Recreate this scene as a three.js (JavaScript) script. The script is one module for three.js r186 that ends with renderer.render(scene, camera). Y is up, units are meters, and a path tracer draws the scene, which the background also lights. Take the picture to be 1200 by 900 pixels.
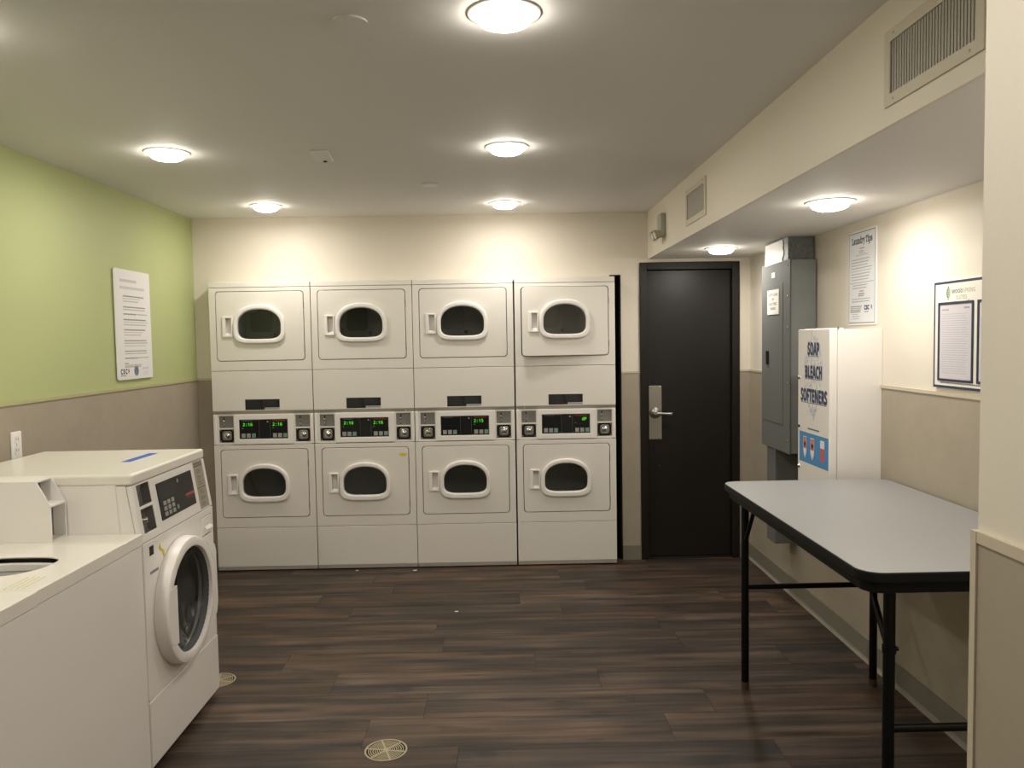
import * as THREE from 'three';
import { RoundedBoxGeometry } from 'three/addons/geometries/RoundedBoxGeometry.js';
import { mergeGeometries, toCreasedNormals } from 'three/addons/utils/BufferGeometryUtils.js';
import { RectAreaLightUniformsLib } from 'three/addons/lights/RectAreaLightUniformsLib.js';

// ---------------------------------------------------------------- camera, exposure, lamps
RectAreaLightUniformsLib.init();
const scene = new THREE.Scene();
scene.background = new THREE.Color(0x000000);
const renderer = new THREE.WebGLRenderer({ antialias: true });
renderer.toneMapping = THREE.LinearToneMapping;
renderer.toneMappingExposure = 1.0;
renderer.shadowMap.enabled = true;

// Depth into the room is written Z (metres in front of the lens); three's z is -Z.
const camera = new THREE.PerspectiveCamera(2 * Math.atan(450 / 934.339) * 180 / Math.PI, 4 / 3, 0.05, 30);
{
  const r = Math.PI / 180, a = -3.178 * r, b = 0.649 * r, c = -0.947 * r;
  const fw = new THREE.Vector3(Math.sin(b) * Math.cos(a), Math.sin(a), -Math.cos(b) * Math.cos(a));
  const rt = new THREE.Vector3().crossVectors(fw, new THREE.Vector3(0, 1, 0)).normalize();
  const up = new THREE.Vector3().crossVectors(rt, fw);
  const rt2 = rt.clone().multiplyScalar(Math.cos(c)).addScaledVector(up, Math.sin(c));
  const up2 = up.clone().multiplyScalar(Math.cos(c)).addScaledVector(rt, -Math.sin(c));
  camera.position.set(0, 1.565, 0);
  camera.quaternion.setFromRotationMatrix(new THREE.Matrix4().makeBasis(rt2, up2, fw.clone().negate()));
}
const LAMP_COLOR = new THREE.Color().setRGB(1.0, 0.948, 0.885);
const LAMP_POWER = 94;      // radiance of each lamp's lens
const LENS_GLOW = 43;

// ---------------------------------------------------------------- helpers
let seed = 20240611;
const rnd = () => { seed = (seed * 1664525 + 1013904223) >>> 0; return seed / 4294967296; };
const taken = new Map();
function numbered(name) {
  const n = taken.get(name) ?? 0; taken.set(name, n + 1);
  return n ? `${name}_${String(n).padStart(3, '0')}` : name;
}
function shade(o) { o.castShadow = true; o.receiveShadow = true; return o; }
function obj(name, geos, mat, parent = scene) {
  let list = Array.isArray(geos) ? geos : [geos];
  if (list.length > 1) list = list.map((g) => { const n = g.index ? g.toNonIndexed() : g; for (const k of Object.keys(n.attributes)) if (!['position', 'normal', 'uv'].includes(k)) n.deleteAttribute(k); return n; });
  const g = list.length > 1 ? mergeGeometries(list) : list[0];
  const m = shade(new THREE.Mesh(g, mat));
  m.name = parent === scene ? numbered(name) : name;
  parent.add(m);
  return m;
}
function thing(name, label, category, X, Y, Z, turn = 0, group) {
  const o = new THREE.Group(); o.name = numbered(name);
  o.position.set(X, Y, -Z); o.rotation.y = turn;
  o.userData = { label, category }; if (group) o.userData.group = group;
  scene.add(o); return o;
}
function tag(o, label, category, group) { o.userData.label = label; o.userData.category = category; if (group) o.userData.group = group; return o; }
function structure(o, label, category) { o.userData.kind = 'structure'; o.userData.label = label; o.userData.category = category; return o; }
// box between two corners (local coordinates)
function box(x0, x1, y0, y1, z0, z1, r = 0, seg = 2) {
  const w = Math.abs(x1 - x0), h = Math.abs(y1 - y0), d = Math.abs(z1 - z0);
  const g = r > 0 ? new RoundedBoxGeometry(w, h, d, seg, Math.min(r, w / 2.01, h / 2.01, d / 2.01)) : new THREE.BoxGeometry(w, h, d);
  g.translate((x0 + x1) / 2, (y0 + y1) / 2, (z0 + z1) / 2);
  return g;
}
// box in room coordinates with depth Z; uv in metres
function room(X0, X1, Y0, Y1, Z0, Z1) { return metreUV(box(X0, X1, Y0, Y1, -Z0, -Z1)); }
function metreUV(g) {
  const p = g.attributes.position, n = g.attributes.normal, uv = new Float32Array(p.count * 2);
  for (let i = 0; i < p.count; i++) {
    const ax = Math.abs(n.getX(i)), ay = Math.abs(n.getY(i)), az = Math.abs(n.getZ(i));
    let u, v;
    if (ay >= ax && ay >= az) { u = p.getX(i); v = p.getZ(i); } else if (ax >= az) { u = p.getZ(i); v = p.getY(i); } else { u = p.getX(i); v = p.getY(i); }
    uv[2 * i] = u; uv[2 * i + 1] = v;
  }
  g.setAttribute('uv', new THREE.BufferAttribute(uv, 2)); return g;
}
function rr(x0, y0, x1, y1, r, Cls = THREE.Shape) {
  const s = new Cls();
  s.moveTo(x0 + r, y0); s.lineTo(x1 - r, y0); s.absarc(x1 - r, y0 + r, r, -Math.PI / 2, 0);
  s.lineTo(x1, y1 - r); s.absarc(x1 - r, y1 - r, r, 0, Math.PI / 2);
  s.lineTo(x0 + r, y1); s.absarc(x0 + r, y1 - r, r, Math.PI / 2, Math.PI);
  s.lineTo(x0, y0 + r); s.absarc(x0 + r, y0 + r, r, Math.PI, Math.PI * 1.5);
  return s;
}
// the dryer window outline: arched above, nearly flat below
function dshape(cx, y0, y1, w, Cls = THREE.Shape, N = 56) {
  const s = new Cls(), a = w / 2, cy = y0 + (y1 - y0) * 0.44, bt = y1 - cy, bb = cy - y0;
  for (let i = 0; i <= N; i++) {
    const t = i / N * Math.PI * 2, c = Math.cos(t), q = Math.sin(t), n = q >= 0 ? 2.25 : 4.2;
    const x = cx + a * Math.sign(c) * Math.abs(c) ** (2 / n), y = cy + (q >= 0 ? bt : -bb) * Math.abs(q) ** (2 / n);
    i ? s.lineTo(x, y) : s.moveTo(x, y);
  }
  return s;
}
function ext(shape, z0, z1, bevel = 0, curve = 8) {
  const g = new THREE.ExtrudeGeometry(shape, { depth: z1 - z0 - 2 * bevel, bevelEnabled: bevel > 0, bevelThickness: bevel, bevelSize: bevel, bevelOffset: -bevel, bevelSegments: 2, curveSegments: curve });
  g.translate(0, 0, z0 + bevel); return g;
}
function lathe(pts, seg = 40) { return new THREE.LatheGeometry(pts.map(([x, y]) => new THREE.Vector2(x, y)), seg); }
function latheZ(pts, x = 0, y = 0, z = 0, seg = 40) { const g = lathe(pts, seg); g.rotateX(Math.PI / 2); g.translate(x, y, z); return g; }   // axis along +z
function rod(a, b, r, seg = 14) {
  const A = new THREE.Vector3(...a), B = new THREE.Vector3(...b), d = B.clone().sub(A);
  const g = new THREE.CylinderGeometry(r, r, d.length(), seg);
  g.applyQuaternion(new THREE.Quaternion().setFromUnitVectors(new THREE.Vector3(0, 1, 0), d.clone().normalize()));
  const m = A.add(B).multiplyScalar(0.5); g.translate(m.x, m.y, m.z); return g;
}
function plane(x0, x1, y0, y1, z) { const g = new THREE.PlaneGeometry(x1 - x0, y1 - y0); g.translate((x0 + x1) / 2, (y0 + y1) / 2, z); return g; }
function prismX(profile, x0, x1) {   // profile of (z, y) pairs swept along x
  const s = new THREE.Shape(profile.map(([z, y]) => new THREE.Vector2(-z, y)));
  const g = new THREE.ExtrudeGeometry(s, { depth: x1 - x0, bevelEnabled: false });
  g.rotateY(Math.PI / 2); g.translate(x0, 0, 0); return g;
}

// ---------------------------------------------------------------- computed textures
function hash(x, y) { let h = Math.imul(x | 0, 374761393) + Math.imul(y | 0, 668265263); h = Math.imul(h ^ (h >>> 13), 1274126177); return ((h ^ (h >>> 16)) >>> 0) / 4294967296; }
function vnoise(x, y, px, py) {   // value noise with periods px, py
  const xi = Math.floor(x), yi = Math.floor(y), fx = x - xi, fy = y - yi;
  const m = (a, n) => ((a % n) + n) % n, u = fx * fx * (3 - 2 * fx), v = fy * fy * (3 - 2 * fy);
  const a = hash(m(xi, px), m(yi, py)), b = hash(m(xi + 1, px), m(yi, py)), c = hash(m(xi, px), m(yi + 1, py)), d = hash(m(xi + 1, px), m(yi + 1, py));
  return (a + (b - a) * u) + ((c + (d - c) * u) - (a + (b - a) * u)) * v;
}
function dataTex(w, h, fn, srgb, rx, ry) {
  const d = new Uint8Array(w * h * 4);
  for (let y = 0; y < h; y++) for (let x = 0; x < w; x++) { const c = fn(x / w, y / h), i = 4 * (y * w + x); d[i] = c[0]; d[i + 1] = c[1]; d[i + 2] = c[2]; d[i + 3] = 255; }
  const t = new THREE.DataTexture(d, w, h); t.wrapS = t.wrapT = THREE.RepeatWrapping; t.magFilter = THREE.LinearFilter; t.minFilter = THREE.LinearMipmapLinearFilter; t.generateMipmaps = true;
  if (srgb) t.colorSpace = THREE.SRGBColorSpace; t.repeat.set(rx, ry); t.needsUpdate = true; return t;
}
function canvasTex(w, h, draw) {
  const c = document.createElement('canvas'); c.width = w; c.height = h; const g = c.getContext('2d'); draw(g, w, h);
  const t = new THREE.CanvasTexture(c); t.colorSpace = THREE.SRGBColorSpace; t.magFilter = THREE.LinearFilter; t.anisotropy = 8; return t;
}
// dark vinyl wood print, 2.4 m x 0.94 m
const woodTex = (() => {
  const W = 1536, H = 1024;
  return dataTex(W, H, (u, v) => {
    const wob = (vnoise(u * 6, v * 4, 6, 4) - 0.5) * 0.012;
    const vv = v + wob;
    const band = vnoise(u * 5, vv * 22, 5, 22), band2 = vnoise(u * 9 + 9, vv * 54, 9, 54), fine = vnoise(u * 14, vv * 256, 14, 256), fib = vnoise(u * 60, vv * 512, 60, 512);
    const blotch = vnoise(u * 14, vv * 18 + 5, 14, 18), knot = vnoise(u * 16 + 3, vv * 30, 16, 30);
    let t = 0.36 * band + 0.28 * band2 + 0.15 * fine + 0.07 * fib + 0.22 * blotch;
    t = (t - 0.53) * 1.6 + 0.42;
    if (knot > 0.80) t -= (knot - 0.80) * 1.6;
    t = Math.min(1, Math.max(0, t));
    const red = vnoise(u * 4 + 2, vv * 12 + 3, 4, 12);
    const a = [44, 36, 30], b = [118, 95, 77];
    return [a[0] + (b[0] - a[0]) * t + 7 * (red - 0.5), a[1] + (b[1] - a[1]) * t, a[2] + (b[2] - a[2]) * t - 7 * (red - 0.5)];
  }, true, 1 / 2.4, 1 / 0.94);
})();
const woodBump = dataTex(512, 512, (u, v) => { const k = 255 * (0.6 * vnoise(u * 10, v * 200, 10, 200) + 0.4 * vnoise(u * 40, v * 256, 40, 256)); return [k, k, k]; }, false, 1 / 1.2, 1 / 0.6);
const peel = dataTex(512, 512, (u, v) => { const k = 255 * (0.65 * vnoise(u * 90, v * 90, 90, 90) + 0.35 * vnoise(u * 200, v * 200, 200, 200)); return [k, k, k]; }, false, 1 / 0.6, 1 / 0.6);
const mottle = dataTex(256, 256, (u, v) => { const k = 255 * (0.5 * vnoise(u * 8, v * 8, 8, 8) + 0.3 * vnoise(u * 25, v * 25, 25, 25) + 0.2 * vnoise(u * 70, v * 70, 70, 70)); const q = 240 + 15 * k / 255; return [q, q, q]; }, true, 1 / 0.9, 1 / 0.9);
const zinc = dataTex(256, 256, (u, v) => { const k = Math.floor(vnoise(u * 24, v * 24, 24, 24) * 6) / 6 * 0.6 + vnoise(u * 60, v * 60, 60, 60) * 0.4; const q = 190 + 65 * k; return [q, q, q]; }, true, 1 / 0.3, 1 / 0.3);

// ---------------------------------------------------------------- materials
const std = (color, roughness, o = {}) => new THREE.MeshStandardMaterial({ color, roughness, ...o });
const phys = (color, roughness, o = {}) => new THREE.MeshPhysicalMaterial({ color, roughness, ...o });
const M = {
  cream: std(0xe2dacb, 0.62, { bumpMap: peel, bumpScale: 0.00014 }),
  green: std(0xb5bd86, 0.55, { bumpMap: peel, bumpScale: 0.00014 }),
  ceiling: std(0xe8e6e4, 0.7, { bumpMap: peel, bumpScale: 0.00014 }),
  wainscot: std(0xaca18f, 0.5, { map: mottle }),
  rail: std(0xc9bda8, 0.45),
  railGreen: std(0xb4b083, 0.45),
  base: std(0x7e7a6d, 0.55),
  caulk: std(0x8c8578, 0.7),
  slab: std(0x1d1916, 0.9),
  enamel: phys(0xe6e1d8, 0.34, { clearcoat: 0.25, clearcoatRoughness: 0.2 }),
  washer: phys(0xefeae4, 0.3, { clearcoat: 0.3, clearcoatRoughness: 0.15 }),
  plastic: std(0xeeeae4, 0.35),
  capPlastic: phys(0xece7dd, 0.28, { clearcoat: 0.3, clearcoatRoughness: 0.15 }),
  greyLip: std(0xb3aea5, 0.45),
  steel: std(0x9b9a96, 0.35, { metalness: 0.85 }),
  brushed: std(0xa8a296, 0.42, { metalness: 0.9 }),
  chrome: std(0xd6d6d4, 0.14, { metalness: 1 }),
  coinPlate: std(0x8d8b86, 0.45, { metalness: 0.6 }),
  drum: std(0xd2d2ce, 0.4, { metalness: 0.1 }),
  drumPlate: std(0xa6a8a5, 0.45, { metalness: 0.6 }),
  black: std(0x060606, 0.35),
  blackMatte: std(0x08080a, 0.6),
  gasket: std(0x46474a, 0.6),
  button: std(0x9b9a94, 0.5),
  buttonGreen: std(0x6f9286, 0.5),
  doorPaint: phys(0x1c1917, 0.38, { specularIntensity: 0.65, bumpMap: peel, bumpScale: 0.0003 }),
  panelGrey: std(0x636663, 0.68),
  panelSide: std(0x8a8e8d, 0.5, { map: mottle }),
  galv: std(0x85898a, 0.55, { map: zinc, metalness: 0.4 }),
  white: std(0xf2f0ec, 0.5),
  soap: phys(0xece8e3, 0.38, { clearcoat: 0.2, clearcoatRoughness: 0.3 }),
  paper: std(0xe9e7e4, 0.75),
  tableTop: std(0x959595, 0.4),
  tableEdge: phys(0x050506, 0.6, { specularIntensity: 0.5 }),
  tableLeg: phys(0x040404, 0.45, { specularIntensity: 0.5 }),
  glide: std(0x4a3c32, 0.6),
  vent: std(0xcfc6b4, 0.5),
  ventSlat: std(0xaba69c, 0.5),
  dark: std(0x0a0a0a, 0.9),
  drain: std(0xb3a88a, 0.55),
  blueTape: std(0x2f63bd, 0.7),
  yellow: std(0xd8c52e, 0.6),
  trimRing: std(0xe6e3de, 0.5),
  detector: std(0xf4f3f0, 0.5),
  emergency: std(0xa9aa9a, 0.5),
  lens: new THREE.MeshStandardMaterial({ color: 0xffffff, roughness: 0.4, emissive: new THREE.Color().setRGB(1, 0.93, 0.80), emissiveIntensity: LENS_GLOW }),
  glass: phys(0xe6eae8, 0.03, { transmission: 1, thickness: 0, ior: 1.5 }),
  clearGlass: phys(0xe8ecec, 0.03, { transmission: 1, thickness: 0, ior: 1.5 }),
};
const woodTones = [0xffffff, 0xeeebe8, 0xdbd9d8, 0xfff4ea, 0xcfccca, 0xf0e8e1].map((c) => std(c, 0.55, { map: woodTex, bumpMap: woodBump, bumpScale: 0.0006 }));

// ---------------------------------------------------------------- room shell
const GRILLES = [[1.685, 2.122, 2.154, 2.348], [3.965, 4.395, 2.166, 2.36]];
const XL = -2.121, XR = 1.732, ZB = 5.556, YC = 2.43, RAIL = 1.326, XS = 1.019, YS = 2.107, XE = 0.572, ZE = 0.947, ZF = -1.7, T = 0.14;
{
  // floor: joints show the dark bed below the planks
  const floor = structure(obj('floor', room(XL - T, XR + T, -0.12, -0.0015, ZF - T, ZB + T), M.slab), 'dark brown wood-look vinyl plank floor', 'floor');
  const W = 0.235, LEN = 1.22, GAP = 0.0003, B = 0.0006;
  // known joint of each row (left end of a plank), rows counted from Z = 3.0
  const known = { '-1': -0.195, 0: -0.573, 1: -0.355, 2: 0.42, 3: -1.087, 4: -1.55, 5: -0.388, 6: -0.904, 7: -1.14, 8: -0.715, 9: 0.35, '-2': 0.52, '-3': -0.9 };
  const plank = (x0, x1, Za, Zb, mat) => {
    const y0 = -0.0015, y1 = 0, p = [], q = [], ix = [], uo = rnd() * 2.4, vo = rnd() * 0.94, fl = rnd() < 0.5 ? -1 : 1;
    const X0 = x0 + GAP, X1 = x1 - GAP, A = Za + GAP, Z1 = Zb - GAP;
    const put = (x, y, Z) => { p.push(x, y, -Z); q.push(uo + fl * (x - x0), vo + (Z - Za)); };
    put(X0 + B, y1, A + B); put(X1 - B, y1, A + B); put(X1 - B, y1, Z1 - B); put(X0 + B, y1, Z1 - B);
    put(X0, y0, A); put(X1, y0, A); put(X1, y0, Z1); put(X0, y0, Z1);
    ix.push(0, 1, 2, 0, 2, 3); for (let i = 0; i < 4; i++) { const j = (i + 1) % 4; ix.push(4 + i, 4 + j, j, 4 + i, j, i); }
    let g = new THREE.BufferGeometry(); g.setAttribute('position', new THREE.Float32BufferAttribute(p, 3)); g.setAttribute('uv', new THREE.Float32BufferAttribute(q, 2)); g.setIndex(ix);
    g = g.toNonIndexed(); g.computeVertexNormals();
    obj('plank', g, mat, floor);
  };
  for (let row = -14; row <= 10; row++) {
    const Za = 3.0 + row * W, Zb = Math.min(Za + W, ZB + 0.08);
    if (Za < ZF - 0.2 || Za > ZB) continue;
    const xr = Zb < ZE ? XE + 0.06 : XR, off = known[row] ?? (rnd() * LEN - LEN / 2);
    let x = off; while (x > XL) x -= LEN;
    for (; x < xr; x += LEN) plank(Math.max(x, XL - 0.01), Math.min(x + LEN, xr + 0.01), Za, Zb, woodTones[Math.floor(rnd() * woodTones.length)]);
  }
  structure(obj('ceiling', room(XL - T, XR + T, YC, YC + 0.15, ZF - T, ZB + T), M.ceiling), 'flat painted ceiling with round lights', 'ceiling');

  // soffit: dropped box along the poster wall
  const fs = new THREE.Shape([[-ZB, YS], [-ZE, YS], [-ZE, YC], [-ZB, YC]].map((a) => new THREE.Vector2(...a)));
  for (const [Z0, Z1, y0, y1] of GRILLES) fs.holes.push(new THREE.Path([[-Z1 + 0.028, y0 + 0.028], [-Z0 - 0.028, y0 + 0.028], [-Z0 - 0.028, y1 - 0.028], [-Z1 + 0.028, y1 - 0.028]].map((a) => new THREE.Vector2(...a))));
  const fg = ext(fs, 0, 0.013); fg.rotateY(-Math.PI / 2); fg.translate(XS + 0.013, 0, 0);
  const soffit = structure(obj('ceiling_soffit', metreUV(fg), M.cream), 'cream dropped soffit running above the folding table', 'soffit');
  obj('soffit_underside', room(XS + 0.0131, XR, YS, YS + 0.013, ZE, ZB), M.ceiling, soffit);

  const wl = structure(obj('wall_left', room(XL - T, XL, 0, YC, ZF - T, ZB + T), M.green), 'green painted wall above taupe wainscot', 'wall');
  obj('wainscot_panel', room(XL, XL + 0.004, 0.09, RAIL - 0.006, ZF, ZB), M.wainscot, wl);
  obj('chair_rail', room(XL, XL + 0.009, RAIL - 0.008, RAIL + 0.008, ZF, ZB), M.railGreen, wl);
  structure(obj('baseboard_left', room(XL, XL + 0.012, 0, 0.1, ZF, ZB), M.base), 'grey vinyl cove base below the green wall', 'baseboard');

  // back wall with openings for the dryers and the door
  const OL = -1.95, OR = 0.829, OT = 1.974, DL = 1.0, DR = 1.612, DT = 2.04;
  const s = new THREE.Shape([[XL, 0], [OL, 0], [OL, OT], [0.75, OT], [0.75, 2.003], [OR, 2.003], [OR, 0], [DL, 0], [DL, DT], [DR, DT], [DR, 0], [XR, 0], [XR, YC], [XL, YC]].map((a) => new THREE.Vector2(...a)));
  const wg = ext(s, 0, T); wg.translate(0, 0, -ZB - T);
  const wb = structure(obj('wall_back', metreUV(wg), M.cream), 'cream wall behind the dryers and the dark door', 'wall');
  for (const [a, b] of [[XL + 0.004, OL], [OR, 0.962], [1.65, XR]]) {
    obj('wainscot_panel', room(a, b, 0.09, RAIL - 0.006, ZB - 0.004, ZB), M.wainscot, wb);
    obj('chair_rail', room(a, b, RAIL - 0.008, RAIL + 0.006, ZB - 0.008, ZB), M.rail, wb);
  }
  structure(obj('baseboard_back', [room(OR, 0.96, 0, 0.1, ZB - 0.012, ZB), room(1.652, XR, 0, 0.1, ZB - 0.012, ZB), room(XL + 0.012, OL, 0, 0.1, ZB - 0.012, ZB)], M.base), 'grey vinyl cove base either side of the dark door', 'baseboard');
  // service recess in which the dryers stand, and the space behind the door
  const ZR = 6.36;
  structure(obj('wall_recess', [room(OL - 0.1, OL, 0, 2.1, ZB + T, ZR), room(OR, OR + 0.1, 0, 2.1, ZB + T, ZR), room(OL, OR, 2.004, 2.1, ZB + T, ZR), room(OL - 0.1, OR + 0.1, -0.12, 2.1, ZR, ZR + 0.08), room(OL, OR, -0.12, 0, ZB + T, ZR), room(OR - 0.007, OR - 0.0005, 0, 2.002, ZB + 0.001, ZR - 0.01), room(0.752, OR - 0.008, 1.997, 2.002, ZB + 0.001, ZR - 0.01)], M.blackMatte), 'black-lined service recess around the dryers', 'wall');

  const wr = structure(obj('wall_right', room(XR, XR + T, 0, YC, ZE - 0.3, ZB + T), M.cream), 'cream wall with posters above taupe wainscot', 'wall');
  obj('wainscot_panel', room(XR - 0.004, XR, 0.09, RAIL - 0.006, ZE, ZB), M.wainscot, wr);
  obj('chair_rail', room(XR - 0.009, XR, RAIL - 0.008, RAIL + 0.006, ZE, ZB), M.rail, wr);
  const br = structure(obj('baseboard_right', room(XR - 0.012, XR, 0.008, 0.105, ZE, ZB - 0.012), M.base), 'grey vinyl cove base below the poster wall', 'baseboard');
  obj('toe', prismX([[0, 0], [0, 0.02], [0.004, 0.008], [0.014, 0]].map(([z, y]) => [z, y]), -ZB + 0.012, -ZE).rotateY(-Math.PI / 2).translate(XR - 0.011, 0, 0), M.caulk, br);

  // entry wall beside the viewer: L-shaped in plan
  const ps = new THREE.Shape([[XE, ZF], [XE + 0.13, ZF], [XE + 0.13, ZE - 0.13], [XR + T, ZE - 0.13], [XR + T, ZE], [XE, ZE]].map((a) => new THREE.Vector2(...a)));
  const pg = new THREE.ExtrudeGeometry(ps, { depth: YC, bevelEnabled: false }); pg.rotateX(-Math.PI / 2);
  const we = structure(obj('wall_entry', metreUV(pg), M.cream), 'cream wall corner with taupe wainscot beside the entrance', 'wall');
  obj('wainscot_panel', room(XE - 0.004, XE, 0.0, RAIL - 0.012, ZF, ZE - 0.0075), M.wainscot, we);
  obj('chair_rail', room(XE - 0.006, XE, RAIL - 0.014, RAIL, ZF, ZE - 0.007), M.rail, we);
  obj('corner_guard', [room(XE - 0.0065, XE - 0.0001, 0, RAIL - 0.0005, ZE - 0.0065, ZE + 0.0045), room(XE, XE + 0.02, 0, RAIL - 0.0005, ZE + 0.0001, ZE + 0.0045)], M.rail, we);
  structure(obj('wall_front', room(XL - T, XE + 0.13, 0, YC, ZF - T, ZF), M.cream), 'cream wall closing the laundry room behind the entrance', 'wall');
}

// ---------------------------------------------------------------- ceiling lights
{
  const ring = lathe([[0.1, 0], [0.1, -0.002], [0.096, -0.004], [0.082, -0.006], [0.0775, -0.006], [0.0765, -0.004], [0.0765, 0]], 48);
  const dome = lathe([[0.0765, -0.004], [0.0745, -0.016], [0.066, -0.026], [0.052, -0.032], [0.034, -0.036], [0.016, -0.038], [0, -0.0385]], 48);
  const lamp = (X, Y, Z, label) => {
    const t = thing('ceiling_light', label, 'ceiling light', X, Y, Z, 0, 'round dome ceiling lights');
    obj('trim_ring', ring, M.trimRing, t); obj('lens', dome, M.lens, t);
    const l = new THREE.RectAreaLight(LAMP_COLOR, LAMP_POWER, 0.13, 0.13);
    l.position.set(0, -0.041, 0); l.rotation.x = -Math.PI / 2; l.castShadow = true; t.add(l);
  };
  lamp(0.02, YC, 2.165, 'round dome light on main ceiling level with the soffit grille at the entrance corner');
  lamp(0.035, YC, 3.63, 'round dome light on main ceiling in line with the soap cabinet across the room');
  lamp(0.03, YC, 5.10, 'round dome light on main ceiling just in front of the third dryer');
  lamp(-1.49, YC, 3.65, 'round dome light on ceiling beside the green wall, above the front-loading washer');
  lamp(-1.468, YC, 5.075, 'round dome light on ceiling in front of the dryer next to the green wall');
  lamp(1.35, YS, 3.28, 'round dome light under the soffit beside the laundry tips poster');
  lamp(1.357, YS, 4.93, 'round dome light under the soffit in front of the dark door');
  lamp(-1.495, YC, 2.165, 'round dome light on ceiling above the top-loading washers');
  lamp(0.02, YC, 0.7, 'round dome light on ceiling beside the entrance wall');
  lamp(-1.505, YC, 0.7, 'round dome light on ceiling between entrance and green wall');
  lamp(1.35, YS, 1.63, 'round dome light under the soffit by the entrance corner');
  // small ceiling fittings
  const cover = tag(obj('junction_cover', new THREE.CylinderGeometry(0.046, 0.048, 0.006, 40).translate(-0.396, YC - 0.003, -2.208), M.ceiling), 'faint round blank cover plate painted with the ceiling', 'cover plate');
  cover.name = 'junction_cover';
  const sd = thing('sensor_plate', 'small square white sensor plate on the ceiling', 'sensor', -0.808, YC, 3.70);
  obj('plate', box(-0.041, 0.041, -0.008, 0, -0.062, 0.062, 0.003).rotateX(-0.16).translate(0, -0.011, 0), M.detector, sd);
  obj('sensor_lens', latheZ([[0, 0.004], [0.008, 0.003], [0.01, 0]], 0, 0, 0, 16).rotateX(Math.PI / 2).translate(0.004, -0.009, -0.05).rotateX(-0.16).translate(0, -0.011, 0), M.black, sd);
  const sp = thing('sprinkler_cover', 'flat round concealed sprinkler cover on the ceiling', 'sprinkler', -0.382, YC, 4.45);
  obj('cover_disc', lathe([[0, -0.012], [0.042, -0.011], [0.045, -0.008], [0.045, -0.006], [0, -0.006]], 36), M.detector, sp);
  obj('cup', lathe([[0.047, 0], [0.047, -0.004], [0.036, -0.006], [0, -0.006]], 36), M.trimRing, sp);
}

// ---------------------------------------------------------------- door
{
  const d = thing('door_1', 'black-brown painted metal door with steel lever plate', 'door', 0, 0, ZB); d.userData.kind = 'structure';
  const L = 0.958, R = 1.654, H = 2.084, F = 0.052, zf = 0.018;
  // hollow metal frame: face, return and stop
  const jamb = (x0, x1, s) => [box(x0, x1, 0, H - 0.0005, -0.1, zf, 0.004), box(s > 0 ? x1 - 0.002 : x0 - 0.016, s > 0 ? x1 + 0.016 : x0 + 0.002, 0, H - F, -0.14, -0.062)];
  obj('door_jamb', jamb(L, L + F, 1), M.doorPaint, d);
  obj('door_jamb', jamb(R - F, R, -1), M.doorPaint, d);
  obj('door_head', [box(L + F, R - F, H - F, H, -0.1, zf, 0.004), box(L + F, R - F, H - F - 0.016, H - F + 0.002, -0.14, -0.062)], M.doorPaint, d);
  obj('door_leaf', box(L + F + 0.003, R - F - 0.003, 0.012, H - F - 0.003, -0.062, -0.02, 0.003), M.doorPaint, d);
  obj('threshold', box(L + F, R - F, 0, 0.008, -0.1, 0.0, 0.003), M.dark, d);
  const px0 = 1.022, px1 = 1.112, z = -0.02;
  const pl = obj('lock_plate', box(px0, px1, 0.848, 1.226, z, z + 0.006, 0.002), M.brushed, d);
  for (const [x, y] of [[0.012, 0.86], [0.078, 0.86], [0.012, 1.214], [0.078, 1.214]]) obj('screw', latheZ([[0, 0.003], [0.004, 0.002], [0.005, 0]], px0 + x, y, z + 0.006, 12), M.chrome, pl);
  obj('rose', latheZ([[0, 0.032], [0.016, 0.032], [0.018, 0.02], [0.034, 0.014], [0.039, 0.006], [0.04, 0]], 1.066, 1.035, z + 0.006), M.steel, d);
  obj('lever_handle', [rod([1.066, 1.035, z + 0.03], [1.066, 1.035, z + 0.062], 0.011), rod([1.066, 1.035, z + 0.055], [1.172, 1.03, z + 0.05], 0.009), box(1.14, 1.178, 1.02, 1.04, z + 0.044, z + 0.058, 0.005)], M.steel, d);
  obj('strike_mark', box(1.09, 1.097, 0.66, 0.664, z, z + 0.0012), M.coinPlate, d);
}

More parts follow.
